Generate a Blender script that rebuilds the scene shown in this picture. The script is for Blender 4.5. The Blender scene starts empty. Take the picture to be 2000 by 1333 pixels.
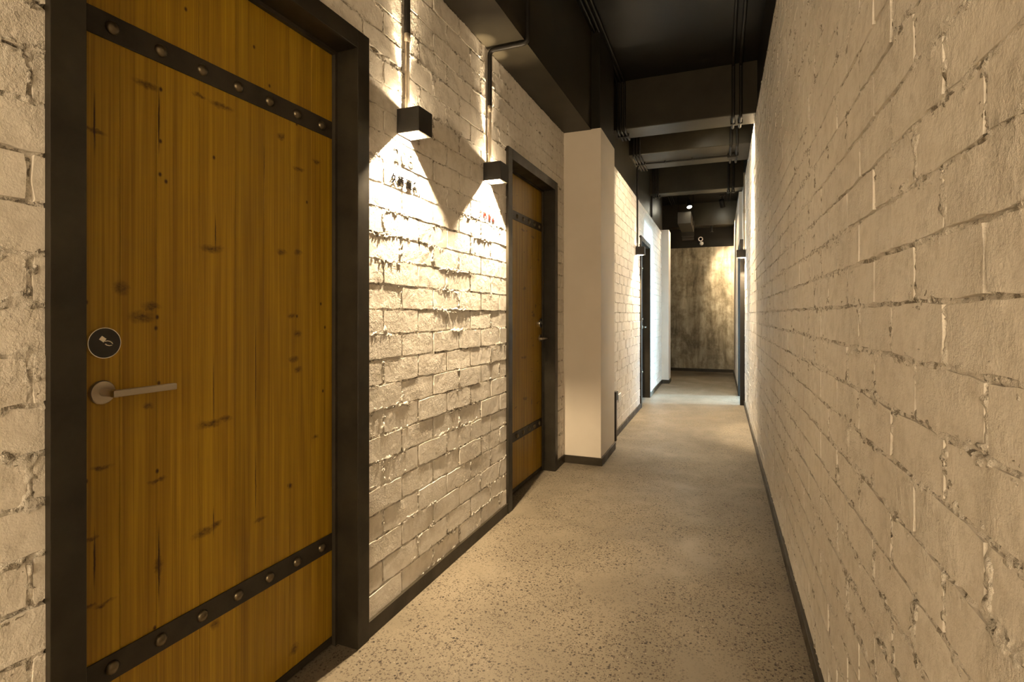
import bpy, bmesh, math, random
import numpy as np
from mathutils import Matrix, Vector

random.seed(7)
rng = np.random.default_rng(11)
PI = math.pi
C = bpy.context.scene.collection
scn = bpy.context.scene

# ------------------------------------------------------------------ camera
F_PX, HEYE, HOR = 1040.0, 1.163, 615.0
THETA = math.atan(407.0 / F_PX)                  # corridor axis lies this far to the right of the view axis
DELTA = math.atan(423.0 / F_PX) - THETA          # the first stretch of the left wall runs slightly askew
cam = bpy.data.cameras.new('camera'); co = bpy.data.objects.new('camera', cam); C.objects.link(co)
cam.sensor_width = 36.0; cam.lens = 36.0 * F_PX / 2000.0
cam.shift_y = -(666.5 - HOR) / 2000.0
cam.clip_start = 0.02; cam.clip_end = 60
co.location = (0, 0, HEYE); co.rotation_euler = (PI / 2, 0, THETA)
scn.camera = co

# ------------------------------------------------------------------ world, exposure, light levels
scn.view_settings.view_transform = 'Standard'; scn.view_settings.look = 'None'
scn.view_settings.exposure = 1.68; scn.view_settings.gamma = 1.0
scn.view_settings.use_curve_mapping = False
w = bpy.data.worlds.new('world'); scn.world = w; w.use_nodes = True
w.node_tree.nodes['Background'].inputs[0].default_value = (0.55, 0.65, 0.8, 1)
w.node_tree.nodes['Background'].inputs[1].default_value = 0.05
WARM = (1.0, 0.76, 0.47)
DAY = (0.50, 0.78, 1.0)
P_DOWN, P_STREAK, P_SPILL = 50.0, 32.0, 9.0     # wall sconces
P_FILL = 27.0                                    # added warm fill out of view behind the camera
P_CEIL = 48.0                                     # ceiling spotlights
P_DAY = 1500.0                                     # daylight in the side room
scn.cycles.diffuse_bounces = 5
scn.cycles.max_bounces = 8
scn.cycles.sample_clamp_indirect = 6.0

# ------------------------------------------------------------------ materials
def new_mat(name):
    m = bpy.data.materials.new(name); m.use_nodes = True
    nt = m.node_tree; b = nt.nodes['Principled BSDF']
    return m, nt, b
def N(nt, t, **kw):
    n = nt.nodes.new(t)
    for k, v in kw.items(): setattr(n, k, v)
    return n
def lk(nt, a, b): nt.links.new(a, b)
def ramp(nt, stops):
    r = N(nt, 'ShaderNodeValToRGB'); e = r.color_ramp.elements
    while len(e) < len(stops): e.new(0.5)
    for i, (p, c) in enumerate(stops):
        e[i].position = p; e[i].color = (*c, 1) if len(c) == 3 else c
    return r
def noise(nt, vec, scale, detail=3, rough=0.55, dist=0.0):
    n = N(nt, 'ShaderNodeTexNoise'); n.inputs['Scale'].default_value = scale
    n.inputs['Detail'].default_value = detail; n.inputs['Roughness'].default_value = rough
    n.inputs['Distortion'].default_value = dist
    lk(nt, vec, n.inputs['Vector']); return n
def mixc(nt, fac, a, b, mode='MIX'):
    m = N(nt, 'ShaderNodeMix', data_type='RGBA', blend_type=mode)
    for s, v in ((m.inputs[0], fac), (m.inputs[6], a), (m.inputs[7], b)):
        if hasattr(v, 'is_linked'): lk(nt, v, s)
        elif isinstance(v, (int, float)): s.default_value = v
        else: s.default_value = (*v, 1)
    return m.outputs[2]
def maths(nt, op, a, b=None, c=None, clamp=False):
    m = N(nt, 'ShaderNodeMath', operation=op, use_clamp=clamp)
    for i, v in enumerate((a, b, c)):
        if v is None: continue
        if hasattr(v, 'is_linked'): lk(nt, v, m.inputs[i])
        else: m.inputs[i].default_value = v
    return m.outputs[0]
def bump(nt, h, strength, dist, b):
    bp = N(nt, 'ShaderNodeBump'); bp.inputs['Strength'].default_value = strength
    bp.inputs['Distance'].default_value = dist
    lk(nt, h, bp.inputs['Height']); lk(nt, bp.outputs[0], b.inputs['Normal'])
def flat(name, col, rough=0.5, metal=0.0, spec=0.5):
    m, nt, b = new_mat(name)
    b.inputs['Base Color'].default_value = (*col, 1); b.inputs['Roughness'].default_value = rough
    b.inputs['Metallic'].default_value = metal; b.inputs['Specular IOR Level'].default_value = spec
    return m
def geopos(nt): return N(nt, 'ShaderNodeNewGeometry').outputs['Position']

def make_brick_paint():
    m, nt, b = new_mat('painted_brick'); p = geopos(nt)
    lo = noise(nt, p, 2.3, 3); mid = noise(nt, p, 26, 4, 0.6)
    r = ramp(nt, [(0.30, (0.72, 0.675, 0.615)), (0.62, (0.81, 0.77, 0.71))]); lk(nt, lo.outputs[0], r.inputs[0])
    r2 = ramp(nt, [(0.33, (0.86, 0.85, 0.83)), (0.55, (1, 1, 1))]); lk(nt, mid.outputs[0], r2.inputs[0])
    c = mixc(nt, 1.0, r.outputs[0], r2.outputs[0], 'MULTIPLY')
    # fine dark pinholes in the paint
    v = N(nt, 'ShaderNodeTexVoronoi'); v.inputs['Scale'].default_value = 42; lk(nt, p, v.inputs['Vector'])
    hole = ramp(nt, [(0.035, (1, 1, 1)), (0.075, (0, 0, 0))]); lk(nt, v.outputs['Distance'], hole.inputs[0])
    sep = N(nt, 'ShaderNodeSeparateColor'); lk(nt, v.outputs['Color'], sep.inputs[0])
    gate = maths(nt, 'GREATER_THAN', sep.outputs[0], 0.80)
    hm = maths(nt, 'MULTIPLY', hole.outputs[0], gate)
    c = mixc(nt, hm, c, (0.20, 0.17, 0.13))
    lk(nt, c, b.inputs['Base Color'])
    b.inputs['Roughness'].default_value = 0.62; b.inputs['Specular IOR Level'].default_value = 0.3
    f1 = noise(nt, p, 55, 5, 0.65); f2 = noise(nt, p, 240, 3, 0.6)
    h = maths(nt, 'ADD', maths(nt, 'MULTIPLY', f1.outputs[0], 1.0), maths(nt, 'MULTIPLY', f2.outputs[0], 0.35))
    # some bricks are faced rough, others were left smooth
    pm = ramp(nt, [(0.44, (0.40,) * 3), (0.68, (2.0,) * 3)]); lk(nt, noise(nt, p, 5.5, 2).outputs[0], pm.inputs[0])
    h = maths(nt, 'MULTIPLY', h, pm.outputs[0])
    h = maths(nt, 'SUBTRACT', h, maths(nt, 'MULTIPLY', hm, 0.8))
    bump(nt, h, 0.75, 0.0060, b)
    return m
def make_joint_skin():
    m, nt, b = new_mat('painted_mortar'); p = geopos(nt)
    lo = noise(nt, p, 2.3, 3); r = ramp(nt, [(0.30, (0.72, 0.675, 0.615)), (0.62, (0.81, 0.77, 0.71))]); lk(nt, lo.outputs[0], r.inputs[0])
    g = noise(nt, p, 105, 5, 0.7); big = noise(nt, p, 9, 3)
    # gaps the paint never reached
    hole = ramp(nt, [(0.63, (0, 0, 0)), (0.70, (1, 1, 1))])
    lk(nt, maths(nt, 'MULTIPLY_ADD', big.outputs[0], 0.45, maths(nt, 'MULTIPLY', noise(nt, p, 48, 4, 0.6).outputs[0], 0.75)), hole.inputs[0])
    c = mixc(nt, maths(nt, 'MULTIPLY', hole.outputs[0], 0.85), r.outputs[0], (0.24, 0.205, 0.155))
    lk(nt, c, b.inputs['Base Color']); b.inputs['Roughness'].default_value = 0.65; b.inputs['Specular IOR Level'].default_value = 0.3
    h = maths(nt, 'ADD', g.outputs[0], maths(nt, 'MULTIPLY', noise(nt, p, 320, 3, 0.6).outputs[0], 0.35))
    h = maths(nt, 'SUBTRACT', h, maths(nt, 'MULTIPLY', hole.outputs[0], 0.6))
    bump(nt, h, 0.9, 0.007, b); return m
def make_smooth_paint():
    m, nt, b = new_mat('smooth_plaster'); p = geopos(nt)
    n = noise(nt, p, 3, 3); r = ramp(nt, [(0.3, (0.62, 0.56, 0.48)), (0.7, (0.67, 0.61, 0.53))]); lk(nt, n.outputs[0], r.inputs[0])
    lk(nt, r.outputs[0], b.inputs['Base Color']); b.inputs['Roughness'].default_value = 0.6
    bump(nt, noise(nt, p, 120, 3).outputs[0], 0.12, 0.003, b); return m
def make_floor():
    m, nt, b = new_mat('polished_concrete'); p = geopos(nt)
    lo = noise(nt, p, 1.6, 5, 0.6, 0.6)
    r = ramp(nt, [(0.30, (0.130, 0.109, 0.079)), (0.52, (0.166, 0.140, 0.102)), (0.72, (0.212, 0.180, 0.133))]); lk(nt, lo.outputs[0], r.inputs[0])
    cov = noise(nt, p, 3.1, 4, 0.62, 0.4)
    cover = ramp(nt, [(0.30, (0.12,) * 3), (0.52, (1, 1, 1))]); lk(nt, cov.outputs[0], cover.inputs[0])
    c = r.outputs[0]; height = None
    for scale, thr, rad, col, keep in ((150, 0.42, 0.58, (0.040, 0.028, 0.017), 0.85), (82, 0.76, 0.42, (0.016, 0.010, 0.006), 1.0), (240, 0.45, 0.52, (0.11, 0.087, 0.058), 0.7), (130, 0.94, 0.30, (0.38, 0.34, 0.27), 0.6)):
        v = N(nt, 'ShaderNodeTexVoronoi'); v.inputs['Scale'].default_value = scale; lk(nt, p, v.inputs['Vector'])
        sep = N(nt, 'ShaderNodeSeparateColor'); lk(nt, v.outputs['Color'], sep.inputs[0])
        gate = maths(nt, 'GREATER_THAN', sep.outputs[0], thr)
        rr = maths(nt, 'MULTIPLY', sep.outputs[1], rad)
        inside = maths(nt, 'LESS_THAN', v.outputs['Distance'], maths(nt, 'ADD', rr, 0.08))
        f = maths(nt, 'MULTIPLY', maths(nt, 'MULTIPLY', gate, inside), maths(nt, 'MULTIPLY', cover.outputs[0], keep))
        c = mixc(nt, f, c, col)
    lk(nt, c, b.inputs['Base Color'])
    rg = ramp(nt, [(0.3, (0.46,) * 3), (0.7, (0.62,) * 3)]); lk(nt, cov.outputs[0], rg.inputs[0]); lk(nt, rg.outputs[0], b.inputs['Roughness']); b.inputs['Specular IOR Level'].default_value = 0.32
    bump(nt, noise(nt, p, 18, 4).outputs[0], 0.06, 0.004, b); return m
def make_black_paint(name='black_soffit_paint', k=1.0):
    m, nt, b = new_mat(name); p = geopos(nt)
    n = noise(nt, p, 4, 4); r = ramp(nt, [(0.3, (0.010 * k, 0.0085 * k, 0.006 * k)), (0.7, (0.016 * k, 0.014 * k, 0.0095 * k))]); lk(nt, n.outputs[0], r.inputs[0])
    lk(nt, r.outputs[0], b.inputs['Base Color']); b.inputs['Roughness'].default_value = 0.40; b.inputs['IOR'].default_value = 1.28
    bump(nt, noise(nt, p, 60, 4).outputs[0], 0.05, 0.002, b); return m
def make_steel(name, c0, c1, rough=0.42):
    m, nt, b = new_mat(name); p = geopos(nt)
    n = noise(nt, p, 7, 5, 0.65); r = ramp(nt, [(0.35, c0), (0.68, c1)]); lk(nt, n.outputs[0], r.inputs[0])
    lk(nt, r.outputs[0], b.inputs['Base Color']); b.inputs['Metallic'].default_value = 0.0; b.inputs['Specular IOR Level'].default_value = 0.28
    rr = ramp(nt, [(0.3, (rough - 0.08,) * 3), (0.7, (rough + 0.1,) * 3)]); lk(nt, noise(nt, p, 11, 4).outputs[0], rr.inputs[0])
    lk(nt, rr.outputs[0], b.inputs['Roughness'])
    bump(nt, noise(nt, p, 90, 3).outputs[0], 0.05, 0.002, b); return m
def make_end_concrete():
    m, nt, b = new_mat('stained_concrete'); p = geopos(nt)
    mp = N(nt, 'ShaderNodeMapping'); mp.inputs['Scale'].default_value = (1, 1, 0.32); lk(nt, p, mp.inputs['Vector'])
    a = noise(nt, mp.outputs[0], 3.2, 8, 0.68, 0.5)
    r = ramp(nt, [(0.34, (0.16, 0.13, 0.085)), (0.48, (0.36, 0.32, 0.235)), (0.64, (0.60, 0.55, 0.44))]); lk(nt, a.outputs[0], r.inputs[0])
    mp2 = N(nt, 'ShaderNodeMapping'); mp2.inputs['Scale'].default_value = (1, 1, 0.06); lk(nt, p, mp2.inputs['Vector'])
    s = noise(nt, mp2.outputs[0], 16, 4, 0.6); r2 = ramp(nt, [(0.35, (0.62, 0.60, 0.56)), (0.6, (1, 1, 1))]); lk(nt, s.outputs[0], r2.inputs[0])
    d = noise(nt, p, 5.0, 6, 0.7); r3 = ramp(nt, [(0.40, (0.45, 0.42, 0.36)), (0.54, (1, 1, 1))]); lk(nt, d.outputs[0], r3.inputs[0])
    c = mixc(nt, 0.8, r.outputs[0], r2.outputs[0], 'MULTIPLY'); c = mixc(nt, 0.75, c, r3.outputs[0], 'MULTIPLY')
    lk(nt, c, b.inputs['Base Color']); b.inputs['Roughness'].default_value = 0.7
    bump(nt, a.outputs[0], 0.2, 0.006, b); return m

def knot_group():
    g = bpy.data.node_groups.new('knot', 'ShaderNodeTree')
    for nm, t in (('P', 'NodeSocketVector'), ('Centre', 'NodeSocketVector'), ('Inv', 'NodeSocketVector')):
        g.interface.new_socket(nm, in_out='INPUT', socket_type=t)
    g.interface.new_socket('Mask', in_out='OUTPUT', socket_type='NodeSocketFloat')
    i = g.nodes.new('NodeGroupInput'); o = g.nodes.new('NodeGroupOutput')
    s = g.nodes.new('ShaderNodeVectorMath'); s.operation = 'SUBTRACT'
    mu = g.nodes.new('ShaderNodeVectorMath'); mu.operation = 'MULTIPLY'
    ln = g.nodes.new('ShaderNodeVectorMath'); ln.operation = 'LENGTH'
    sb = g.nodes.new('ShaderNodeMath'); sb.operation = 'SUBTRACT'; sb.inputs[0].default_value = 1.0; sb.use_clamp = True
    g.links.new(i.outputs[0], s.inputs[0]); g.links.new(i.outputs[1], s.inputs[1])
    g.links.new(s.outputs[0], mu.inputs[0]); g.links.new(i.outputs[2], mu.inputs[1])
    g.links.new(mu.outputs[0], ln.inputs[0]); g.links.new(ln.outputs['Value'], sb.inputs[1]); g.links.new(sb.outputs[0], o.inputs[0])
    return g
KG = knot_group()
# knots, splits and pin knots of the pine, in door coordinates (along the wall, height)
FEATHERS = [(0.250, 1.715, .040, .010), (0.455, 1.738, .055, .010), (0.385, 1.742, .025, .007), (0.665, 1.722, .020, .012), (0.740, 1.636, .03, .008), (0.425, 1.342, .046, .013),
            (0.668, 1.358, .026, .011), (0.733, 1.364, .022, .008), (0.194, 1.225, .026, .017), (0.240, 1.158, .040, .016), (0.262, 1.182, .03, .010), (0.708, 1.160, .022, .010), (0.733, 1.100, .02, .012),
            (0.420, 0.868, .052, .011), (0.465, 0.872, .030, .009), (0.735, 0.985, .022, .012), (0.253, 0.942, .018, .010), (0.715, 1.02, .025, .010), (0.400, 0.584, .045, .014), (0.438, 0.590, .025, .010),
            (0.585, 0.552, .030, .006), (0.280, 0.545, .016, .022), (0.700, 0.618, .016, .010), (0.130, 0.672, .022, .006), (0.277, 0.757, .030, .006), (0.720, 0.086, .028, .018), (0.434, 0.320, .020, .014),
            (0.126, 0.525, .02, .006), (0.157, 0.517, .03, .006), (0.815, 0.75, .02, .008), (0.150, 0.822, .03, .006), (0.820, 1.68, .03, .008), (0.137, 1.565, .035, .006)]
SPOTS = [(0.285, 1.718), (0.283, 1.508), (0.298, 1.494), (0.431, 1.590), (0.563, 1.952), (0.775, 1.536), (0.284, 1.590), (0.731, 1.158), (0.860, 1.119), (0.12, 1.19), (0.115, 1.235), (0.276, 1.157), (0.273, 1.13), (0.702, 0.618),
         (0.12, 0.80), (0.276, 0.78), (0.16, 0.98), (0.28, 0.995), (0.84, 1.20), (0.85, 0.9), (0.62, 1.86), (0.73, 1.78), (0.35, 1.95), (0.27, 0.40), (0.60, 1.79), (0.45, 1.80)]
SPLITS = [(0.137, 1.585, .0026, .085), (0.137, 0.625, .003, .075), (0.436, 1.385, .0022, .06), (0.569, 1.00, .0020, .20), (0.569, 0.66, .0020, .14), (0.280, 1.64, .0030, .10), (0.280, 0.55, .003, .12), (0.430, 0.95, .0016, .12), (0.43, 0.60, .0018, .05), (0.60, 1.62, .0016, .07)]
def make_wood(name, fy=False, fz=False):
    m, nt, b = new_mat(name)
    tc = N(nt, 'ShaderNodeTexCoord'); p = tc.outputs['Object']
    oi = N(nt, 'ShaderNodeObjectInfo')
    def mapping(sx, sy, sz, src=p):
        mp = N(nt, 'ShaderNodeMapping'); mp.inputs['Scale'].default_value = (sx, sy, sz); lk(nt, src, mp.inputs['Vector']); return mp.outputs[0]
    # per-plank offset so the grain breaks from plank to plank
    off = N(nt, 'ShaderNodeVectorMath', operation='ADD'); lk(nt, p, off.inputs[0])
    cx = N(nt, 'ShaderNodeCombineXYZ'); lk(nt, maths(nt, 'MULTIPLY', oi.outputs['Random'], 17.0), cx.inputs[2]); lk(nt, cx.outputs[0], off.inputs[1])
    g1 = noise(nt, mapping(1, 26, 0.75, off.outputs[0]), 1.6, 4, 0.6, 0.25)
    g2 = noise(nt, mapping(1, 190, 1.3, off.outputs[0]), 1.0, 4, 0.6)
    r = ramp(nt, [(0.30, (0.235, 0.128, 0.0060)), (0.50, (0.320, 0.190, 0.0085)), (0.70, (0.405, 0.255, 0.014))]); lk(nt, g1.outputs[0], r.inputs[0])
    r2 = ramp(nt, [(0.32, (0.70, 0.64, 0.55)), (0.60, (1, 1, 1))]); lk(nt, g2.outputs[0], r2.inputs[0])
    c = mixc(nt, 1.0, r.outputs[0], r2.outputs[0], 'MULTIPLY')
    tone = N(nt, 'ShaderNodeHueSaturation'); lk(nt, c, tone.inputs['Color'])
    lk(nt, maths(nt, 'MULTIPLY_ADD', oi.outputs['Random'], 0.20, 0.90), tone.inputs['Value']); c = tone.outputs[0]
    # knots
    wv = noise(nt, p, 34, 4, 0.7); w2 = N(nt, 'ShaderNodeVectorMath', operation='SUBTRACT'); lk(nt, wv.outputs['Color'], w2.inputs[0]); w2.inputs[1].default_value = (0.5, 0.5, 0.5)
    w3 = N(nt, 'ShaderNodeVectorMath', operation='SCALE'); lk(nt, w2.outputs[0], w3.inputs[0]); w3.inputs['Scale'].default_value = 0.030
    fl = N(nt, 'ShaderNodeVectorMath', operation='MULTIPLY_ADD'); lk(nt, p, fl.inputs[0])
    fl.inputs[1].default_value = (0, -1 if fy else 1, -1 if fz else 1); fl.inputs[2].default_value = (0, 0.966 if fy else 0, 2.1 if fz else 0)
    pw = N(nt, 'ShaderNodeVectorMath', operation='ADD'); lk(nt, fl.outputs[0], pw.inputs[0]); lk(nt, w3.outputs[0], pw.inputs[1])
    def kn(src, y, z, sy, sz):
        k = N(nt, 'ShaderNodeGroup'); k.node_tree = KG; lk(nt, src, k.inputs[0])
        k.inputs[1].default_value = (0, y, z); k.inputs[2].default_value = (0, 1 / sy, 1 / sz); return k.outputs[0]
    def union(lst):
        acc = lst[0]
        for x in lst[1:]: acc = maths(nt, 'MAXIMUM', acc, x)
        return acc
    fe = union([kn(pw.outputs[0], y, z, sy * 0.9, sz * 1.15) for (y, z, sy, sz) in FEATHERS])
    sp = union([kn(fl.outputs[0], y, z, .0055, .0075) for (y, z) in SPOTS])
    w4 = N(nt, 'ShaderNodeVectorMath', operation='SCALE'); lk(nt, w2.outputs[0], w4.inputs[0]); w4.inputs['Scale'].default_value = 0.004
    ps = N(nt, 'ShaderNodeVectorMath', operation='ADD'); lk(nt, fl.outputs[0], ps.inputs[0]); lk(nt, w4.outputs[0], ps.inputs[1])
    cr = union([kn(ps.outputs[0], y, z, sy, sz) for (y, z, sy, sz) in SPLITS])
    fm = maths(nt, 'MULTIPLY', maths(nt, 'MULTIPLY', fe, 1.5, clamp=True), noise(nt, mapping(1, 90, 160), 1, 3).outputs[0])
    c = mixc(nt, maths(nt, 'MULTIPLY', fm, 1.35, clamp=True), c, (0.055, 0.019, 0.003))
    c = mixc(nt, maths(nt, 'MULTIPLY', sp, 1.6, clamp=True), c, (0.05, 0.016, 0.003))
    c = mixc(nt, maths(nt, 'MULTIPLY', cr, 1.5, clamp=True), c, (0.035, 0.010, 0.002))
    lk(nt, c, b.inputs['Base Color']); b.inputs['Roughness'].default_value = 0.42; b.inputs['Specular IOR Level'].default_value = 0.35
    bump(nt, g2.outputs[0], 0.10, 0.0015, b)
    return m
def emit(name, col, strength):
    m, nt, b = new_mat(name); b.inputs['Base Color'].default_value = (*col, 1)
    b.inputs['Emission Color'].default_value = (*col, 1); b.inputs['Emission Strength'].default_value = strength; return m

M = dict(
    brick=make_brick_paint(), skin=make_joint_skin(), plaster=make_smooth_paint(), floor=make_floor(), black=make_black_paint(), slab=make_black_paint('black_slab_paint', 0.55), beam=make_black_paint("lightened_beam_paint", 2.6),  # beam black made lighter, standing in for light on the beam undersides
    steel=make_steel('blackened_steel', (0.014, 0.011, 0.007), (0.030, 0.025, 0.016)),
    skirt=make_steel('dark_skirting_steel', (0.024, 0.019, 0.012), (0.042, 0.034, 0.022), 0.42),
    strap=make_steel('black_iron', (0.022, 0.018, 0.012), (0.042, 0.034, 0.024), 0.5),
    concrete=make_end_concrete(), wood=make_wood('pine'), wood2=make_wood('pine_turned', True, False), darkwood=flat('dark_stained_leaf', (0.030, 0.020, 0.012), 0.5),
    rivet=flat('bronze_rivet', (0.16, 0.13, 0.085), 0.33, 0.9), nickel=flat('brushed_nickel', (0.46, 0.41, 0.34), 0.30, 1.0),
    chrome=flat('chrome', (0.8, 0.78, 0.74), 0.12, 1.0), gloss=flat('black_glass', (0.006, 0.004, 0.004), 0.15), ink=flat('black_ink', (0.0025, 0.0022, 0.002), 0.8, 0, 0.0),
    grey=flat('pale_grey_print', (0.026, 0.0235, 0.020), 0.8, 0, 0.0), icon=flat('ivory_print', (0.80, 0.74, 0.62), 0.5), sconce=flat('black_powder_coat', (0.012, 0.010, 0.008), 0.6, 0, .3),
    inner=flat('sconce_inside', (0.55, 0.50, 0.43), 0.35, 0.6), conduit=flat('galvanised_conduit', (0.40, 0.35, 0.28), 0.32, 0.85), blackpipe=flat('black_painted_conduit', (0.012, 0.010, 0.008), 0.5, 0, 0.25),
    white=flat('white_plastic', (0.80, 0.79, 0.76), 0.4), duct=flat('grey_duct_sheet', (0.055, 0.047, 0.036), 0.5, 0.2),
    lens=emit('lamp_lens', (1.0, 0.86, 0.62), 14.0), bulb=emit('spot_bulb', (1.0, 0.93, 0.72), 60.0), red=flat('red_print', (0.060, 0.014, 0.011), 0.8, 0, 0.0),
    daywall=flat('white_room_paint', (0.8, 0.8, 0.8), 0.7))

# ------------------------------------------------------------------ mesh helpers
class MB:
    def __init__(s): s.v, s.f = [], []
    def box(s, x0, x1, y0, y1, z0, z1):
        n = len(s.v)
        s.v += [(x, y, z) for z in (z0, z1) for y in (y0, y1) for x in (x0, x1)]
        s.f += [tuple(n + i for i in q) for q in ((0, 2, 3, 1), (4, 5, 7, 6), (0, 1, 5, 4), (2, 6, 7, 3), (0, 4, 6, 2), (1, 3, 7, 5))]
        return s
    def prism(s, pts, axis_from, axis_to):
        """polygon pts (a, b) in the y-z plane extruded along x"""
        n = len(s.v); k = len(pts)
        s.v += [(axis_from, a, b) for a, b in pts] + [(axis_to, a, b) for a, b in pts]
        s.f.append(tuple(range(n + k - 1, n - 1, -1))); s.f.append(tuple(range(n + k, n + 2 * k)))
        for i in range(k):
            j = (i + 1) % k; s.f.append((n + i, n + j, n + k + j, n + k + i))
        return s
    def lathe(s, prof, seg=24, axis='x', org=(0, 0, 0)):
        """prof: list of (t along axis, radius)"""
        n = len(s.v); k = len(prof)
        for i in range(seg):
            a = 2 * PI * i / seg
            for t, r in prof:
                p = {'x': (t, r * math.cos(a), r * math.sin(a)), 'y': (r * math.sin(a), t, r * math.cos(a)), 'z': (r * math.cos(a), r * math.sin(a), t)}[axis]
                s.v.append(tuple(p[q] + org[q] for q in range(3)))
        for i in range(seg):
            j = (i + 1) % seg
            for q in range(k - 1): s.f.append((n + i * k + q, n + j * k + q, n + j * k + q + 1, n + i * k + q + 1))
        if prof[0][1] > 1e-6: s.f.append(tuple(n + i * k for i in range(seg - 1, -1, -1)))
        if prof[-1][1] > 1e-6: s.f.append(tuple(n + i * k + k - 1 for i in range(seg)))
        return s
    def tube(s, path, r, seg=12, bend=0.0):
        pts = [Vector(p) for p in path]
        if bend > 0 and len(pts) > 2:
            out = [pts[0]]
            for i in range(1, len(pts) - 1):
                a, b, c = pts[i - 1], pts[i], pts[i + 1]
                d1, d2 = (a - b), (c - b); bl = min(bend, d1.length * 0.45, d2.length * 0.45)
                p0, p1 = b + d1.normalized() * bl, b + d2.normalized() * bl
                for t in (0, .25, .5, .75, 1): out.append(p0 * (1 - t) ** 2 + b * 2 * t * (1 - t) + p1 * t * t)
            out.append(pts[-1]); pts = out
        n = len(s.v); up = None
        for i, p in enumerate(pts):
            t = (pts[min(i + 1, len(pts) - 1)] - pts[max(i - 1, 0)]).normalized()
            if up is None: up = t.orthogonal().normalized()
            up = (up - t * up.dot(t)).normalized(); sd = t.cross(up)
            for k in range(seg):
                a = 2 * PI * k / seg; q = p + (up * math.cos(a) + sd * math.sin(a)) * r; s.v.append(tuple(q))
        for i in range(len(pts) - 1):
            for k in range(seg):
                l = (k + 1) % seg; s.f.append((n + i * seg + k, n + i * seg + l, n + (i + 1) * seg + l, n + (i + 1) * seg + k))
        s.f.append(tuple(n + k for k in range(seg - 1, -1, -1))); m = n + (len(pts) - 1) * seg; s.f.append(tuple(m + k for k in range(seg)))
        return s
    def mesh(s, name, mat, smooth=False, fix=True):
        me = bpy.data.meshes.new(name); me.from_pydata(s.v, [], s.f); me.update()
        if fix:
            bm = bmesh.new(); bm.from_mesh(me); bmesh.ops.recalc_face_normals(bm, faces=bm.faces); bm.to_mesh(me); bm.free()
        me.materials.append(mat)
        if smooth:
            me.shade_smooth()
            me.set_sharp_from_angle(angle=math.radians(38))
        return me
    def build(s, name, mat, parent=None, smooth=False, bevel=0.0, loc=None, rz=0.0, frame=None):
        me = s.mesh(name, mat, smooth)
        o = bpy.data.objects.new(name, me); C.objects.link(o)
        if parent: o.parent = parent
        if loc: o.location = loc
        if rz: o.rotation_euler.z = rz
        if frame == 'L': o.matrix_world = ML @ Matrix.Translation(loc or (0, 0, 0))
        if bevel:
            b = o.modifiers.new('edge', 'BEVEL'); b.width = bevel; b.segments = 2; b.limit_method = 'ANGLE'
        return o
ML = Matrix.Rotation(-DELTA, 4, 'Z')            # frame of the first stretch of the left wall
def tag(o, label=None, cat=None, group=None, kind=None):
    if label: o['label'] = label
    if cat: o['category'] = cat
    if group: o['group'] = group
    if kind: o['kind'] = kind
    return o
def empty(name, loc=(0, 0, 0), rz=0.0, frame=None):
    o = bpy.data.objects.new(name, None); C.objects.link(o); o.empty_display_size = 0.1
    if frame == 'L': o.matrix_world = ML @ Matrix.Translation(loc)
    else: o.location = loc; o.rotation_euler.z = rz
    return o
def lamp(name, kind, energy, color, parent, loc, aim=None, size=0.01, spot=None, blend=0.05, sy=None):
    l = bpy.data.lights.new(name, kind); l.energy = energy; l.color = color
    if kind == 'AREA':
        l.shape = 'RECTANGLE'; l.size = size; l.size_y = sy or size
    else: l.shadow_soft_size = size
    if kind == 'SPOT': l.spot_size = spot; l.spot_blend = blend
    o = bpy.data.objects.new(name, l); C.objects.link(o)
    if parent: o.parent = parent
    o.location = loc
    if aim is not None: o.rotation_euler = Vector(aim).to_track_quat('-Z', 'Y').to_euler()
    return o

# ------------------------------------------------------------------ numpy value noise
def vnoise(x, y, seed):
    r = np.random.default_rng(seed); T = r.random((256, 256))
    xi = np.floor(x).astype(int); yi = np.floor(y).astype(int); fx = x - xi; fy = y - yi
    fx = fx * fx * (3 - 2 * fx); fy = fy * fy * (3 - 2 * fy)
    a = T[xi & 255, yi & 255]; b = T[(xi + 1) & 255, yi & 255]; c = T[xi & 255, (yi + 1) & 255]; d = T[(xi + 1) & 255, (yi + 1) & 255]
    return (a * (1 - fx) + b * fx) * (1 - fy) + (c * (1 - fx) + d * fx) * fy
def fbm(x, y, s, seed, octv=3):
    t = np.zeros_like(x); amp = 0.5; tot = 0
    for k in range(octv):
        t += amp * vnoise(x * s, y * s, seed + k); tot += amp; s *= 2.1; amp *= 0.5
    return t / tot

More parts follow.
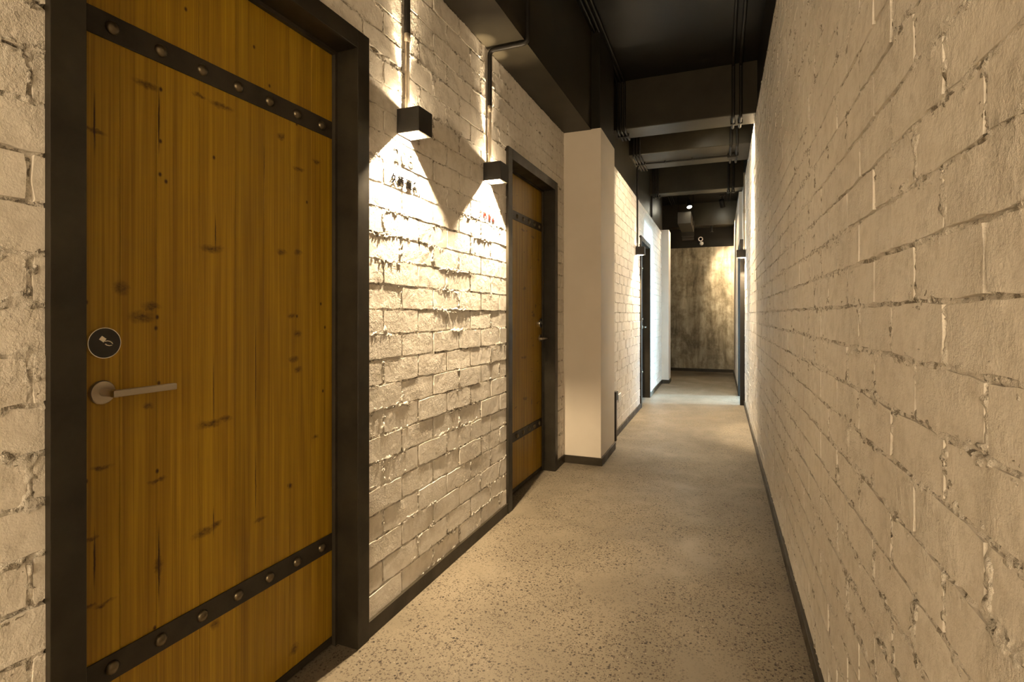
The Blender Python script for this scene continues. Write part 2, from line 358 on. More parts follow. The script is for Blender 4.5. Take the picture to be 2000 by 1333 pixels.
# ------------------------------------------------------------------ brick walls
COURSE, BLEN, ZJ = 0.0943, 0.2435, 1.183         # course height, brick length, height of one bed joint
GAP = 0.0058
def z_of(n): return ZJ + n * COURSE
def cells(y0, y1, z0, z1, phase, holes):
    """brick rectangles (y0, y1, z0, z1) of a stretcher bond clipped to the wall and its openings"""
    out = []
    n0 = int(math.floor((z0 - ZJ) / COURSE)); n1 = int(math.ceil((z1 - ZJ) / COURSE))
    for n in range(n0, n1):
        a, b = max(z_of(n), z0), min(z_of(n + 1), z1)
        if b - a < 0.02: continue
        ph = phase + (BLEN / 2 if n % 2 else 0)
        k0 = int(math.floor((y0 - ph) / BLEN)); k1 = int(math.ceil((y1 - ph) / BLEN))
        for k in range(k0, k1):
            segs = [(max(ph + k * BLEN, y0), min(ph + (k + 1) * BLEN, y1))]
            for (hy0, hy1, hz1) in holes:
                if a >= hz1 - 0.02: continue
                ns = []
                for (p, q) in segs:
                    if hy1 <= p or hy0 >= q: ns.append((p, q))
                    else:
                        if hy0 > p: ns.append((p, hy0))
                        if hy1 < q: ns.append((hy1, q))
                segs = ns
            za = a
            for (hy0, hy1, hz1) in holes:
                for (p, q) in segs:
                    if p < hy1 and q > hy0 and za < hz1: za = hz1
            for (p, q) in segs:
                if q - p > 0.025 and b - za > 0.02: out.append((p, q, za, b, n))
    return out
def brick_shape(ln, ht, seed, low=False):
    """rough-cornered brick, front face towards +x, centred on y and z"""
    r = random.Random(seed); h, k = ln / 2 - GAP / 2, ht / 2 - GAP / 2
    j = lambda s: r.uniform(-s, s)
    if low:
        o = [(-h, -k), (h, -k), (h, k), (-h, k)]
        o = [(a + j(.002), b + j(.0015)) for a, b in o]; bv = 0.004
    else:
        e = lambda: r.uniform(-.0030, .0024)
        xs = lambda n: sorted(h * (-1 + 2 * (i + 1 + r.uniform(-.3, .3)) / (n + 1)) for i in range(n))
        c = lambda: r.uniform(.001, .005)
        o = [(-h + c(), -k + c())] + [(x, -k - e()) for x in xs(6)] + [(h - c(), -k + c()), (h + e() * .6, j(k * .4)), (h - c(), k - c())]
        o += [(x, k + e()) for x in reversed(xs(5))] + [(-h + c(), k - c()), (-h - e() * .6, j(k * .4))]
        m = len(o); f = lambda a, b: 0.0
        tx, tz = j(.003), j(.006); f = lambda a, b: tx * a + tz * b
        v = [(-0.022, a, b) for a, b in o] + [(f(a, b), a * (1 - .0012 / h), b * (1 - .0008 / k)) for a, b in o]
        fa = [(i, (i + 1) % m, m + (i + 1) % m, m + i) for i in range(m)]; fa.append(tuple(range(m, 2 * m)))
        return v, fa
    m = len(o); tx, tz = j(.003), j(.005)
    f = lambda a, b: tx * a + tz * b
    v = [(-0.022, a, b) for a, b in o] + [(-bv + f(a, b), a, b) for a, b in o]
    cyy, czz = (h - bv) / h, (k - bv) / k
    v += [(f(a, b), a * cyy, b * czz) for a, b in o]
    fa = []
    for i in range(m):
        l = (i + 1) % m
        fa += [(i, l, m + l, m + i), (m + i, m + l, 2 * m + l, 2 * m + i)]
    fa.append(tuple(range(2 * m, 3 * m)))
    return v, fa
def wall_grid(name, ys, z0, z1, dz, phase, holes, depth, rough, seed, side, parent_mat):
    """one continuous mortar-and-paint skin; recessed behind the bricks, ragged along the joints"""
    zs = np.arange(z0, z1 + dz * .5, dz); zs[-1] = z1
    ys = np.array(ys); Y, Z = np.meshgrid(ys, zs, indexing='ij')
    n = np.floor((Z - ZJ) / COURSE); zr = (Z - ZJ) - n * COURSE
    dzj = np.minimum(zr, COURSE - zr)
    ph = phase + np.where(np.mod(n, 2) > 0.5, BLEN / 2, 0.0)
    yr = np.mod(Y - ph, BLEN); dyj = np.minimum(yr, BLEN - yr)
    for (hy0, hy1, hz1) in holes:
        pass
    d = np.minimum(dzj, dyj) - GAP / 2
    big = fbm(Y, Z, 4.0, seed, 2); lng = fbm(Y * 0.45, Z * 3.0, 16.0, seed + 5, 3); fine = fbm(Y, Z, 150.0, seed + 9, 2); med = fbm(Y, Z, 55.0, seed + 20, 3)
    fill = -depth - np.clip(big - 0.52, 0, 1) * 0.020 * rough + (lng - .5) * 0.008 * rough
    fill = fill + (med - 0.5) * 0.008 * rough + (fine - 0.5) * 0.0045 * rough
    fill = np.where(dyj < dzj, fill + 0.0008, fill)
    fill = np.minimum(fill, 0.0036)
    pit = np.clip((med - 0.62) * 12, 0, 1) * np.clip((0.003 - d) / 0.004, 0, 1)
    fill = fill - pit * 0.010 * rough
    reach = 0.001 + 0.017 * np.clip(fbm(Y, Z, 45.0, seed + 40, 3) - 0.40, 0, 1) * rough * 2
    fall = np.clip((d - reach) / 0.0045, 0, 1)
    H = fill * (1 - fall) + (-0.009) * fall
    ny, nz = len(ys), len(zs)
    co = np.empty((ny * nz, 3), np.float32); co[:, 0] = (H * side).ravel(); co[:, 1] = Y.ravel(); co[:, 2] = Z.ravel()
    I = np.arange(ny * nz).reshape(ny, nz)
    q = np.stack([I[:-1, :-1], I[1:, :-1], I[1:, 1:], I[:-1, 1:]], -1)
    if side < 0: q = q[..., ::-1]
    yc = (Y[:-1, :-1] + Y[1:, 1:]) / 2; zc = (Z[:-1, :-1] + Z[1:, 1:]) / 2
    keep = np.ones(yc.shape, bool)
    for (hy0, hy1, hz1) in holes: keep &= ~((yc > hy0) & (yc < hy1) & (zc < hz1))
    q = q[keep].reshape(-1, 4)
    me = bpy.data.meshes.new(name); me.vertices.add(len(co)); me.vertices.foreach_set('co', co.ravel())
    me.loops.add(q.size); me.loops.foreach_set('vertex_index', q.ravel().astype(np.int32))
    me.polygons.add(len(q)); me.polygons.foreach_set('loop_start', np.arange(0, q.size, 4, dtype=np.int32))
    me.update(calc_edges=True); me.materials.append(parent_mat); me.shade_smooth()
    o = bpy.data.objects.new(name, me); C.objects.link(o); return o
FULL = [None] * 12
def lay_bricks(wall, cl, side, n_parts, key, seed, low=False, group_name='brick'):
    """the bricks that show largest become parts, the rest are joined"""
    order = sorted(range(len(cl)), key=lambda i: key(cl[i]), reverse=True)
    chosen = set(i for i in order[:n_parts] if key(cl[i]) > 0); rest = MB(); r = random.Random(seed)
    for i, (a, b, za, zb, n) in enumerate(cl):
        cyc, cz = (a + b) / 2, (za + zb) / 2; pr = r.uniform(-0.0016, 0.0016)
        full = abs((b - a) - BLEN) < 1e-4 and abs((zb - za) - COURSE) < 1e-4
        if i in chosen:
            if full:
                q = r.randrange(12)
                if FULL[q] is None:
                    v, f = brick_shape(BLEN, COURSE, 100 + q); mb = MB(); mb.v, mb.f = v, f; FULL[q] = mb.mesh('brick', M['brick'])
                me = FULL[q]
            else:
                v, f = brick_shape(b - a, zb - za, seed * 1000 + i); mb = MB(); mb.v, mb.f = v, f; me = mb.mesh('brick', M['brick'])
            o = bpy.data.objects.new('brick', me); C.objects.link(o); o.parent = wall
            o.location = (side * pr, cyc, cz)
            if side < 0: o.rotation_euler.z = PI
        else:
            v, f = brick_shape(b - a, zb - za, seed * 1000 + i, low); k = len(rest.v)
            rest.v += [(side * (x + pr), side * y + cyc, z + cz) for x, y, z in v]; rest.f += [tuple(k + t for t in q) for q in f]
    if rest.v:
        o = rest.build('brick_courses', M['brick'], wall); o['kind'] = 'stuff'
def in_view_area(a, b, za, zb, X, frame):
    """solid-angle-like size of a brick seen from the camera, 0 when outside the frame"""
    p = Vector((X, (a + b) / 2, (za + zb) / 2)); p = (ML @ p) if frame == 'L' else p
    q = p - Vector((0, 0, HEYE)); ct, st = math.cos(THETA), math.sin(THETA)
    dep = -q.x * st + q.y * ct; lat = q.x * ct + q.y * st
    if dep < 0.1: return 0
    u, v = 1000 + F_PX * lat / dep, HOR - F_PX * q.z / dep
    if u < -150 or u > 2150 or v < -100 or v > 1433: return 0
    return (b - a) * (zb - za) * abs(X) / dep ** 3

# left wall, first stretch (frame L); doors 1 and 2 stand in it
XL = -1.204; DW, DH = 0.966, 2.15
D1, D2, D3 = 0.6035, 2.868, 6.735
Z_SOF = 2.595
holesL = [(D1 + .01, D1 + DW - .01, DH - .01), (D2 + .01, D2 + DW - .01, DH - .01)]
ysL = np.concatenate([np.arange(-2.5, 0.2, 0.05), np.arange(0.2, 0.66, 0.0045), np.arange(0.66, 1.5, 0.012), np.arange(1.5, 2.95, 0.0045), np.arange(2.95, 4.10, 0.0075), [4.10]])
wl = wall_grid('wall_left', ysL, 0.0, Z_SOF + .02, 0.0045, 1.797, holesL, 0.0003, 1.12, 31, 1, M['skin'])
wl.matrix_world = ML @ Matrix.Translation((XL, 0, 0))
tag(wl, 'white painted brick wall with rough joints around the two pine doors', 'wall', kind='structure')
lay_bricks(wl, cells(-0.6, 4.10, 0.0, Z_SOF, 1.797, holesL), 1, 290, lambda c: in_view_area(*c[:4], XL, 'L'), 3)

# right wall
XR = 0.29; R_END = 7.42
ysR = np.concatenate([np.arange(-2.5, 0.3, 0.05), np.arange(0.3, 0.6, 0.01), np.arange(0.6, 1.7, 0.0042), np.arange(1.7, 3.2, 0.009), np.arange(3.2, R_END, 0.022), [R_END]])
wr = wall_grid('wall_right', ysR, 0.0, 2.93, 0.0044, 0.785, [], 0.0004, 1.2, 77, -1, M['skin'])
wr.location = (XR, 0, 0)
tag(wr, 'long white painted brick wall with open cracked joints and no doors', 'wall', kind='structure')
lay_bricks(wr, cells(-0.6, R_END, 0.0, 2.93, 0.785, []), -1, 300, lambda c: in_view_area(*c[:4], XR, 'W'), 5)

# left wall beyond the column
XF = -0.93; Z_FAR = 2.57
holesF = [(D3 + .01, D3 + DW - .01, DH - .01)]
ysF = np.concatenate([np.arange(4.55, 9.4, 0.016), [9.4]])
wf = wall_grid('wall_left', ysF, 0.0, Z_FAR, 0.0085, 4.70, holesF, 0.0020, 0.8, 131, 1, M['skin'])
wf.location = (XF, 0, 0)
tag(wf, 'cream painted brick wall beyond the smooth column with a dark doorway', 'wall', kind='structure')
lay_bricks(wf, cells(4.55, 9.4, 0.0, Z_FAR, 4.70, holesF), 1, 170, lambda c: in_view_area(*c[:4], XF, 'W') if c[0] > 4.6 else 0, 9, low=True)

# ------------------------------------------------------------------ shell
def struct(o, label, cat): return tag(o, label, cat, kind='structure')
struct(MB().box(-3.2, 6.6, -2.6, 12.2, -0.12, 0.0).build('floor', M['floor']), 'polished concrete floor with dark speckled aggregate', 'floor')
struct(MB().box(-3.2, 6.6, -2.6, 12.2, 3.36, 3.5).build('ceiling', M['slab']), 'black painted concrete ceiling slab between the beams', 'ceiling')
struct(MB().box(-2.0, 1.2, -2.62, -2.5, 0, 3.36).build('wall_back', M['plaster']), 'plain plastered wall behind the camera closing the corridor', 'wall')
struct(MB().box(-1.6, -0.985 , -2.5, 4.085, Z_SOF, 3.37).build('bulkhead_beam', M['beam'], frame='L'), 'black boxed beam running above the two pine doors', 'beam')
struct(MB().box(-1.6, -0.855, 4.06, 4.62, 0, 2.60).build('column', M['plaster']), 'smooth beige plastered column standing out from the brick wall', 'column')
struct(MB().box(-1.6, -0.862, 4.062, 4.62, 2.60, 3.365).build('beam_haunch', M['black']), 'black beam end resting on the beige column', 'beam')
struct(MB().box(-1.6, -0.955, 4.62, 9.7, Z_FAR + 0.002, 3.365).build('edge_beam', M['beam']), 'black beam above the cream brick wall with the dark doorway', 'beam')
struct(MB().box(XR + 0.006, 0.75, -2.5, 11.6, 2.93, 3.365).build('edge_beam', M['black']), 'black beam along the top of the long doorless brick wall', 'beam')
struct(MB().box(-1.6, -0.815, 9.34, 9.72, 0, 2.60).build('pilaster_column', M['plaster']), 'narrow cream pilaster at the far end of the brick wall', 'column')
struct(MB().box(-3.2, 0.6, 11.55, 11.75, 0, 2.54).build('wall_end', M['concrete']), 'stained raw concrete wall closing the corridor', 'wall')
struct(MB().box(-3.2, 0.6, 11.58, 11.75, 2.54, 3.365).build('beam_end', M['black']), 'black painted band above the stained concrete wall', 'beam')
struct(MB().box(-3.2, -3.08, 9.6, 11.7, 0, 3.365).build('wall_side', M['plaster']), 'plain wall at the end of the side passage', 'wall')
struct(MB().box(-3.2, -1.6, 9.6, 9.72, 0, 3.365).build('wall_passage', M['plaster']), 'plain wall behind the narrow pilaster', 'wall')
BEAMS = [(5.05, 5.34, 2.91), (6.05, 6.70, 2.95), (7.93, 8.16, 2.91), (11.10, 11.45, 2.91)]
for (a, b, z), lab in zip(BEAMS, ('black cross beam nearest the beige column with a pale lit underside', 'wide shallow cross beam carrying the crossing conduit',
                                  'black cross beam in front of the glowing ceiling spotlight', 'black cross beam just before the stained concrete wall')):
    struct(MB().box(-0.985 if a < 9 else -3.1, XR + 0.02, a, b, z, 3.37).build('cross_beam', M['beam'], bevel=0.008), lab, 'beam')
# right side beyond the brick: daylight doorway and plain wall
D4a, D4b = 7.42, 8.32
struct(MB().box(0.25, 0.40, D4b, 11.6, 0, 2.93).build('wall_right', M['plaster']), 'plain cream wall beyond the daylit doorway', 'wall')
struct(MB().box(XR, 0.40, D4a - .002, D4b, 2.13, 2.93).build('lintel', M['plaster']), 'plastered lintel above the daylit doorway', 'lintel')
struct(MB().box(XR + 0.03, 0.42, -2.55, D4a, 0, 2.93).build('wall_core', M['plaster']), 'masonry core behind the long doorless brick wall', 'wall')
struct(MB().box(-1.6, XL - 0.15, -2.55, 4.3, 0, Z_SOF).build('wall_core', M['plaster']), 'masonry core behind the wall of the two pine doors', 'wall')
struct(MB().box(-1.6, XF - 0.15, 4.62, 9.4, 0, Z_FAR).build('wall_core', M['plaster']), 'masonry core behind the cream brick wall', 'wall')
for a, b in ((6.9, 7.0), (10.6, 10.7)):
    struct(MB().box(0.42, 6.5, a, b, 0, 3.365).build('wall_room', M['daywall']), 'white side wall of the daylit room', 'wall')
struct(MB().box(6.5, 6.6, 6.9, 10.7, 0, 3.365).build('wall_room', M['daywall']), 'white window wall of the daylit room', 'wall')
fr = MB(); fr.box(0.235, 0.42, D4a, D4a + .06, 0, 2.13); fr.box(0.235, 0.42, D4b - .06, D4b, 0, 2.13); fr.box(0.235, 0.42, D4a + .06, D4b - .06, 2.07, 2.13)
struct(fr.build('door_4', M['sconce'], bevel=0.002), 'dark steel frame of the open daylit doorway', 'doorway')
lamp('window_daylight', 'AREA', P_DAY, DAY, None, (6.3, 9.25, 1.15), (-1, -0.22, 0), 0.75, sy=2.1)
lamp('warm_fill', 'AREA', P_FILL, WARM, None, (-0.45, -2.40, 1.45), (0, 1, 0), 1.2, sy=2.2)  # unseen area fill, added to brighten the near walls and floor

# skirting
BH = 0.060
def skirt(name, label, frame=None, *boxes):
    m = MB()
    for bx in boxes: m.box(*bx, 0.0, BH)
    return struct(m.build(name, M['skirt'], frame=frame, bevel=0.0015), label, 'skirting')
skirt('baseboard_left', 'dark steel skirting on the brick wall before the first pine door', 'L', (XL - .02, XL + .012, -2.4, D1))
skirt('baseboard_left', 'dark steel skirting on the brick wall between the two pine doors', 'L', (XL - .02, XL + .012, D1 + DW, D2))
skirt('baseboard_left', 'dark steel skirting wrapping the beige column', None, (-1.145, -0.843, 4.048, 4.062), (-0.857, -0.843, 4.062, 4.62))
skirt('baseboard_left', 'short dark skirting between second pine door and beige column', 'L', (XL - .02, XL + .012, D2 + DW, 4.09))
skirt('baseboard_left', 'dark skirting along the cream brick wall up to its doorway', None, (XF - .02, XF + .014, 4.62, D3))
skirt('baseboard_left', 'dark skirting from the cream wall doorway to the pilaster', None, (XF - .02, XF + .014, D3 + DW, 9.33), (-0.93, -0.803, 9.328, 9.342), (-0.817, -0.803, 9.342, 9.72))
skirt('baseboard_end', 'dark skirting below the stained concrete wall', None, (-3.0, 0.25, 11.535, 11.552))
skirt('baseboard_right', 'dark steel skirting along the long doorless brick wall', None, (XR - .012, XR + .02, -2.4, R_END))
skirt('baseboard_right', 'dark skirting along the plain cream wall past the daylit doorway', None, (0.238, 0.252, D4b, 11.535))

# ------------------------------------------------------------------ wooden doors
PLANKS = [0.0625, 0.19, 0.275, 0.388, 0.5, 0.60, 0.70, 0.795, 0.9035]
RIV = [0.1705 + 0.1115 * k for k in range(7)]
ST_Z = (0.365, 1.811); ST_H = 0.060
XLF = -0.0905                                    # front face of the leaf
def door(idx, frame, loc, wood, handle_left, label, flabel):
    core = MB().box(XLF - 0.045, XLF - 0.003, 0.0625, DW - 0.0625, 0.030, DH - 0.0625)
    d = core.build('door_%d' % idx, M['strap'], loc=loc, frame=frame)
    struct(d, label, 'door')
    for i in range(len(PLANKS) - 1):
        MB().box(XLF - 0.010, XLF, PLANKS[i] + .0004, PLANKS[i + 1] - .0004, 0.031, DH - 0.064).build('plank', wood, d, bevel=0.0009)
    MB().box(XLF - .03, XLF + .004, 0.064, DW - .064, 0.008, 0.030).build('gap_shade_strip', M['strap'], d)  # dark strip stands for the shade in the gap under the leaf
    riv = None
    for z in ST_Z:
        s = MB().box(XLF, XLF + .004, 0.066, DW - .066, z - ST_H / 2, z + ST_H / 2).build('iron_strap', M['strap'], d, bevel=0.001)
        for y in RIV:
            if riv is None:
                riv = MB().lathe([(0, .0155), (.003, .0150), (.0065, .0125), (.0095, .008), (.011, 0.0)], 14, 'x').mesh('rivet', M['rivet'], True)
            r = bpy.data.objects.new('rivet', riv); C.objects.link(r); r.parent = s; r.location = (XLF + .004, y, z)
    sgn = 1 if handle_left else -1
    yh = 0.151 if handle_left else DW - 0.110
    # card reader
    lk_ = MB().lathe([(0, .0345), (.009, .0345), (.011, .0335)], 40, 'x', (XLF, yh, 1.100)).build('card_reader', M['gloss'], d, True)
    MB().lathe([(0, .0350), (.0095, .0350), (.0118, .0343), (.0118, .0328), (.0105, .0328)], 40, 'x', (XLF, yh, 1.100)).build('reader_ring', M['chrome'], lk_, True)
    X0 = XLF + .0112; a0 = math.radians(-38)
    def rot(p, a=a0): return (yh + p[0] * math.cos(a) - p[1] * math.sin(a), 1.100 + p[0] * math.sin(a) + p[1] * math.cos(a))
    K = 1.3; card = [rot((K * p, K * q)) for p, q in ((-.0100, -.0005), (-.0010, -.0005), (-.0010, .0070), (-.0100, .0070))]
    MB().prism([(y - .001, z + .001) for y, z in card], X0, X0 + .0004).build('card_symbol', M['icon'], lk_)
    hand = MB()
    arc = [(.000, .0035), (.004, .0042), (.008, .0034), (.0115, .0012), (.0135, -.0022), (.0122, -.0024), (.0100, .0004), (.0072, .0022), (.0040, .0028), (.0005, .0022)]
    hand.prism([(yh + K * p, 1.100 + K * q) for p, q in arc], X0, X0 + .0004)
    arc2 = [(.000, -.0020), (.003, -.0044), (.007, -.0056), (.0115, -.0050), (.0118, -.0038), (.0076, -.0043), (.0042, -.0034), (.0015, -.0010)]
    hand.prism([(yh + K * p, 1.100 + K * q) for p, q in arc2], X0, X0 + .0004)
    hand.build('hand_symbol', M['icon'], lk_)
    # lever handle
    h = empty('lever_handle'); h.parent = d; h.location = (XLF, yh - .001 * sgn, 0.990)
    MB().lathe([(0, .0262), (.007, .0262), (.0085, .0245)], 36, 'x').build('rosette', M['nickel'], h, True)
    MB().lathe([(.008, .0085), (.056, .0085)], 20, 'x').build('neck', M['nickel'], h, True)
    MB().box(.046, .060, -.009 if sgn > 0 else -.134, .134 if sgn > 0 else .009, -.0075, .0075).build('lever', M['nickel'], h, bevel=0.002)
    # steel frame
    f = MB(); xo, xi, fw = 0.016, XLF - .06, 0.0625
    f.box(xi, xo, 0, fw, 0, DH); f.box(xi, xo, DW - fw, DW, 0, DH); f.box(xi, xo, fw, DW - fw, DH - fw, DH)
    st = 0.012
    fo = f.build('trim_%d' % idx, M['steel'], loc=loc, frame=frame, bevel=0.0015); struct(fo, flabel, 'door frame')
    s = MB(); s.box(XLF + .003, XLF + .018, DW - fw - st, DW - fw, 0.0, DH - fw); s.box(XLF + .003, XLF + .018, fw, fw + .006, 0.0, DH - fw); s.box(XLF + .003, XLF + .018, fw + .006, DW - fw - st, DH - fw - st, DH - fw)
    s.build('rebate_stop', M['strap'], fo)
    return d
door(1, 'L', (XL, D1, 0), M['wood'], True, 'big knotty pine door with two riveted iron straps, card reader above its lever', 'blackened steel frame around the big knotty pine door')
door(2, 'L', (XL, D2, 0), M['wood2'], False, 'narrow-looking strapped pine door right beside the beige column', 'blackened steel frame around the pine door beside the column')
door(3, None, (XF, D3, 0), M['darkwood'], False, 'dark recessed door in the cream brick wall past the column', 'black steel frame of the door past the column')

# ------------------------------------------------------------------ wall sconces
def sconce(frame, loc, rz, label):
    t = empty('wall_sconce', loc, rz, frame); tag(t, label, 'lamp', 'black cube wall sconces')
    S, Hh, th = 0.05, 0.095, 0.004
    b = MB(); b.box(0, th, -S, S, 0, Hh); b.box(.1 - th, .1, -S, S, 0, Hh); b.box(th, .1 - th, -S, -S + th, 0, Hh); b.box(th, .1 - th, S - th, S, 0, Hh)
    b.box(th, .1 - th, -S + th, S - th, Hh - th, Hh)
    b.build('housing', M['sconce'], t, bevel=0.001)
    MB().box(th, .1 - th, -S + th, S - th, 0.048, 0.052).build('reflector', M['inner'], t)
    r = MB(); r.box(.1 - th - .007, .1 - th, -S + th, S - th, 0.0015, 0.006); r.box(th, .1 - th - .007, -S + th, -S + th + .005, .0015, .006); r.box(th, .1 - th - .007, S - th - .005, S - th, .0015, .006)
    r.build('glass_rim', M['white'], t)
    MB().box(.074, .1 - th, -S + th, S - th, .012, .015).build('added_baffle', M['sconce'], t)  # inner lip added to cut the light thrown out from the wall
    MB().lathe([(.041, .013), (.048, .013)], 20, 'z', (.062, 0, 0)).build('lamp_lens', M['lens'], t, True)
    lamp('sconce_light', 'AREA', P_DOWN, WARM, t, (.043, 0, .046), (0, 0, -1), .024, sy=.004).rotation_euler = (0, math.radians(50), 0)
    for s in (-1, 1): lamp('sconce_light', 'SPOT', P_STREAK, WARM, t, (.0135, .0165 * s, Hh + .002), (-.006, .10 * s, 1), .0015, math.radians(15), 1.0)
    lamp('sconce_light', 'SPOT', P_SPILL, WARM, t, (.056, 0, Hh + .006), (.05, 0, 1), .01, math.radians(58), 1.0)
    lamp('sconce_light', 'SPOT', P_SPILL * .10, WARM, t, (.052, 0, Hh + .010), (0, 0, 1), .01, math.radians(164), .1)
    return t
ZS = 1.872
SC1, SC2, SC3, SC4 = 1.808, 2.600, 6.41, 7.20
sconce('L', (XL + .003, SC1, ZS), 0, 'black cube sconce beside the big pine door, throwing a fan of light')
sconce('L', (XL + .003, SC2, ZS), 0, 'black cube sconce at the corner of the second pine door')
sconce(None, (XF + .003, SC3, ZS - .005), 0, 'small black sconce beside the dark door past the column')
sconce(None, (XR - .003, SC4, ZS - .002), PI, 'small black sconce on the doorless brick wall beside the daylit doorway')

sconce('L', (XL + .003, -0.75, ZS), 0, 'added black cube sconce behind the camera, filling the near brick wall with light')  # this sconce and the next are added out of view as fill
sconce(None, (XR - .003, -0.95, ZS), PI, 'added black cube sconce behind the camera, filling the doorless wall with light')

def sconce_conduit(frame, loc, label, ztop, xover=None, sofit=None):
    t = empty('conduit', loc, 0, frame); tag(t, label, 'conduit', 'conduits feeding the wall sconces')
    zc = 2.262
    MB().tube([(.015, 0, ZS + .094), (.015, 0, zc)], .0095).build('lower_pipe', M['conduit'], t, True)
    MB().lathe([(zc - .014, .0105), (zc - .010, .0135), (zc + .016, .0135), (zc + .020, .0125)], 16, 'z', (.015, 0, 0)).build('coupler', M['conduit'], t, True)
    path = [(.015, 0, zc), (.015, 0, ztop)] + ([(xover, 0, ztop), (xover, 0, sofit)] if xover else [])
    MB().tube(path, .0125, bend=0.03).build('upper_pipe', M['blackpipe'], t, True)
    return t
sconce_conduit('L', (XL + .003, SC1, 0), 'conduit rising from the sconce beside the big pine door', Z_SOF - .014, .232, 3.355)
sconce_conduit('L', (XL + .003, SC2, 0), 'conduit rising from the second sconce and turning under the black boxed beam', Z_SOF - .014, .232, 3.355)
t = empty('conduit', (XF + .003, SC3, 0)); tag(t, 'thin conduit from the small sconce past the column across under the wide beam', 'conduit', 'conduits feeding the wall sconces')
MB().tube([(.012, 0, ZS + .088), (.012, 0, 2.936), (1.02, 0, 2.936)], .0105, bend=.05).build('pipe', M['blackpipe'], t, True)
for x in (.32, .62): MB().box(x, x + .018, -.022, .022, 2.923, 2.951).build('saddle_clip', M['blackpipe'], t)
MB().box(1.0, 1.09, -.045, .045, 2.905, 2.95).build('junction_box', M['blackpipe'], t, bevel=.003)
t = empty('conduit', (XR - .003, SC4, 0)); tag(t, 'thin conduit above the sconce beside the daylit doorway', 'conduit', 'conduits feeding the wall sconces')
MB().tube([(-.013, 0, ZS + .092), (-.013, 0, 2.925)], .0095).build('pipe', M['conduit'], t, True)
MB().lathe([(2.42, .0135), (2.47, .0135)], 14, 'z', (-.013, 0, 0)).build('coupler', M['conduit'], t, True)
t = empty('conduit', (-0.955, 8.04, 0)); tag(t, 'short black pipe dropping from the beam before the glowing ceiling spotlight', 'conduit')
MB().tube([(.014, 0, 2.60), (.014, 0, 2.905)], .012).build('pipe', M['blackpipe'], t, True)

# ceiling conduits follow slab and beams
def run(X, rad, y0, y1, label, group, clip=True):
    o = rad + .003; zc = 3.36 - o
    path = [(X, y0, zc)]
    for (a, b, z) in BEAMS:
        if a > y1: break
        path += [(X, a - o, zc), (X, a - o, z - o), (X, b + o, z - o), (X, b + o, zc)]
    path.append((X, y1, zc))
    t = empty('ceiling_conduit', (0, 0, 0)); tag(t, label, 'conduit', group)
    MB().tube(path, rad, 10, bend=.035).build('pipe', M['blackpipe'], t, True)
    if clip:
        for (a, b, z) in BEAMS[:3]:
            MB().box(X - .020, X + .020, (a + b) / 2 - .012, (a + b) / 2 + .012, z - 2 * o - .001, z).build('saddle_clip', M['blackpipe'], t)
    return t
for X, lab in zip((-.905, -.872, -.838), ('first black ceiling conduit out from the black boxed beam', 'second black ceiling conduit out from the black boxed beam', 'third black ceiling conduit out from the black boxed beam')):
    run(X, .011, -2.4, 11.0, lab, 'conduits along the ceiling above the doors')
for X, lab in zip((.105, .165), ('black ceiling conduit second from the doorless brick wall', 'black ceiling conduit closest to the doorless brick wall')):
    run(X, .0135, -2.4, 11.0, lab, 'conduits along the ceiling by the doorless wall')

# ------------------------------------------------------------------ ceiling spotlights
def ceiling_spot(loc, label, aim, power, ang, drop=0.26, soft=.35):
    t = empty('ceiling_spotlight', loc); tag(t, label, 'lamp', 'black ceiling spotlights')
    MB().lathe([(-.012, .045), (0, .045)], 24, 'z').build('mount_plate', M['sconce'], t, True)
    MB().lathe([(-drop + .12, .010), (-.012, .010)], 12, 'z').build('stem', M['sconce'], t, True)
    a = Vector(aim).normalized(); q = Vector((0, 0, -1)).rotation_difference(a)
    h = MB().lathe([(.075, .020), (.070, .042), (-.065, .048), (-.075, .048), (-.075, .042), (-.052, .040)], 24, 'z').build('lamp_head', M['sconce'], t, True)
    h.location = (0, 0, -drop + .06); h.rotation_mode = 'QUATERNION'; h.rotation_quaternion = q
    MB().lathe([(-.056, .040), (-.066, .036), (-.073, .022), (-.0755, 0)], 20, 'z').build('bulb', M['bulb'], h, True)
    p = Vector((0, 0, -drop + .06)) + a * .085
    lamp('spot_light', 'SPOT', power, WARM, t, p, a, .02, ang, soft)
    return t
ceiling_spot((-0.52, 9.90, 3.36), 'glowing ceiling spotlight hanging before the stained concrete wall', (0.2, -0.55, -1), P_CEIL * 1.0, math.radians(95), .30)
ceiling_spot((0.03, 10.55, 3.36), 'black ceiling spotlight aimed at the stained concrete wall', (0.34, 1.0, -1.42), P_CEIL * 4.6, math.radians(52), .20, 1.0)
ceiling_spot((0.15, 5.43, 3.36), 'ceiling spotlight tucked behind the first cross beam near the brick wall', (-.12, 0.02, -1), P_CEIL * .70, math.radians(130), .24)
ceiling_spot((-0.18, 5.62, 3.36), 'ceiling spotlight behind the first cross beam turned towards the long brick wall', (.36, 0, -1), P_CEIL * 3.0, math.radians(38), .24)

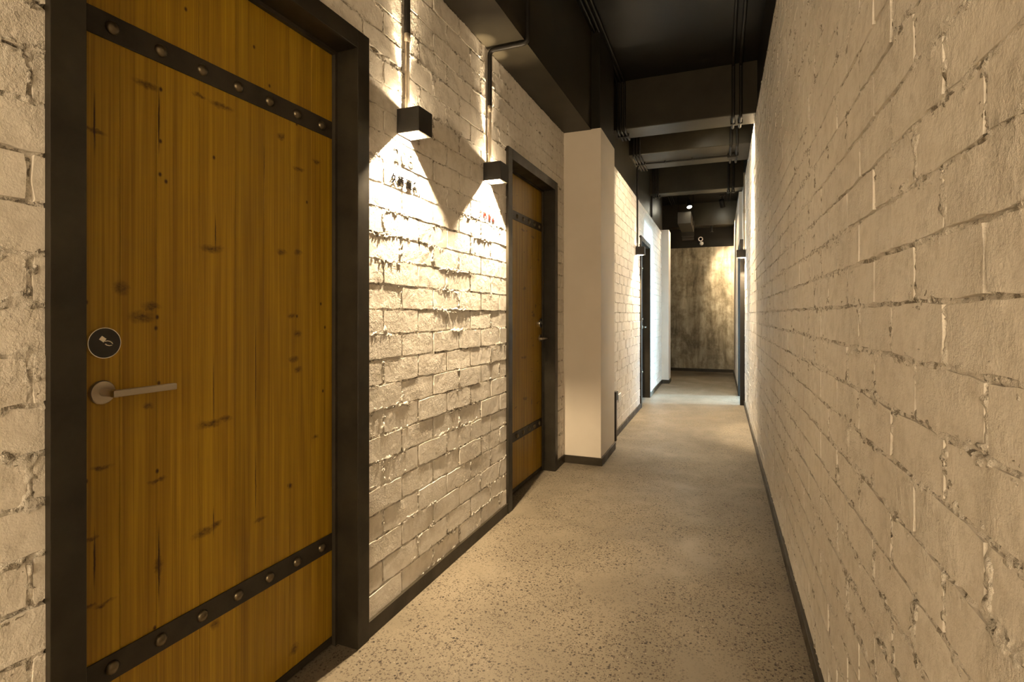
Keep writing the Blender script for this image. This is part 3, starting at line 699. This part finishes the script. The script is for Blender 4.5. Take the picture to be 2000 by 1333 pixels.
# ------------------------------------------------------------------ small things
def text(name, body, size, mat, frame, loc, label=None, cat=None, spacing=1.0, ext=.0006, bold=0.0):
    cu = bpy.data.curves.new(name, 'FONT'); cu.body = body; cu.size = size; cu.extrude = ext; cu.offset = bold; cu.align_x = 'CENTER'; cu.align_y = 'CENTER'; cu.space_character = spacing
    tmp = bpy.data.objects.new('tmp', cu); C.objects.link(tmp)
    dg = bpy.context.evaluated_depsgraph_get(); dg.update()
    me = bpy.data.meshes.new_from_object(tmp.evaluated_get(dg)); bpy.data.objects.remove(tmp)
    # reading direction runs along +y, up is z, facing +x
    me.transform(Matrix(((0, 0, 1, 0), (1, 0, 0, 0), (0, 1, 0, 0), (0, 0, 0, 1))))
    me.materials.clear(); me.materials.append(mat)
    o = bpy.data.objects.new(name, me); C.objects.link(o)
    o.matrix_world = (ML if frame == 'L' else Matrix()) @ Matrix.Translation(loc)
    tag(o, label, cat); return o
XT = XL + .0030
text('room_number', '208', 0.082, M['grey'], 'L', (XT, 1.808, 1.787), 'pale room number 208 on the bricks below the first sconce', 'sign', 1.15, bold=.0010)
text('wall_lettering', '久栖·壹舍', 0.042, M['ink'], 'L', (XT, 1.815, 1.688), 'small black Chinese lettering on the brightly lit bricks', 'sign', 1.12, bold=.0011)
text('wall_lettering', '久栖·壹舍', 0.044, M['red'], 'L', (XT, 2.60, 1.690), 'faint reddish Chinese lettering below the second sconce', 'sign', 1.12)

# cable riser and socket past the column
t = empty('cable_riser', (XF, 4.915, 0)); tag(t, 'dark cable riser with box standing against the wall past the column', 'trunking')
MB().box(.014, .040, -.018, .018, 0, .385).build('trunk', M['skirt'], t, bevel=.002)
MB().box(.002, .046, -.045, .050, .375, .455).build('outlet_box', M['skirt'], t, bevel=.002)
t = empty('wall_socket', (XF, 5.27, .345)); tag(t, 'white double socket low on the cream brick wall', 'socket')
MB().box(.0, .010, -.075, .075, -.040, .040).build('face_plate', M['white'], t, bevel=.003)
for y in (-.036, .036): MB().box(.010, .0125, y - .028, y + .028, -.028, .028).build('socket_insert', M['white'], t, bevel=.001)

# duct, emergency light, sprinkler at the far end
t = empty('air_duct', (-0.60, 10.5, 0)); tag(t, 'grey air duct with stepped outlet hung at the far ceiling', 'duct')
MB().box(-.115, .115, -.55, .55, 2.79, 3.0).build('duct_body', M['duct'], t, bevel=.004)
MB().box(-.120, .120, .55, .60, 2.72, 3.0).build('flange', M['strap'], t)
for k in range(2): MB().box(-.110, .110, .60 + .06 * k, .65 + .06 * k, 2.70 - .05 * k, 2.745 - .05 * k).build('outlet_louver', M['duct'], t, bevel=.002)
for x in (-.125, .135): MB().tube([(x, -.2, 2.80), (x, -.2, 3.36)], .006, 8).build('hanger_rod', M['blackpipe'], t)
t = empty('emergency_light', (-0.375, 11.578, 2.66)); tag(t, 'white twin-head emergency light on the black band', 'lamp')
MB().lathe([(-.075, .030), (-.080, .046), (-.045, .046), (0, .020)], 24, 'y', (0, 0, .045)).build('lamp_head', M['white'], t, True)
MB().lathe([(-.077, 0), (-.077, .028)], 20, 'y', (0, 0, .045)).build('lamp_glass', M['gloss'], t, True)
MB().lathe([(-.085, 0), (-.078, .024), (-.055, .038), (-.030, .040), (0, .018)], 24, 'y', (.015, 0, -.040)).build('lamp_head', M['white'], t, True)
MB().box(-.05, .03, -.012, 0, -.055, .055).build('bracket', M['sconce'], t)
t = empty('sprinkler', (-0.157, 11.22, 2.91)); tag(t, 'small dark sprinkler head under the last cross beam', 'sprinkler')
MB().lathe([(-.012, .028), (0, .028)], 16, 'z').build('escutcheon', M['blackpipe'], t, True)
MB().lathe([(-.10, .010), (-.012, .010)], 12, 'z').build('stem', M['blackpipe'], t, True)
MB().lathe([(-.125, .008), (-.118, .032), (-.112, .032), (-.10, .010)], 16, 'z').build('deflector', M['blackpipe'], t, True)
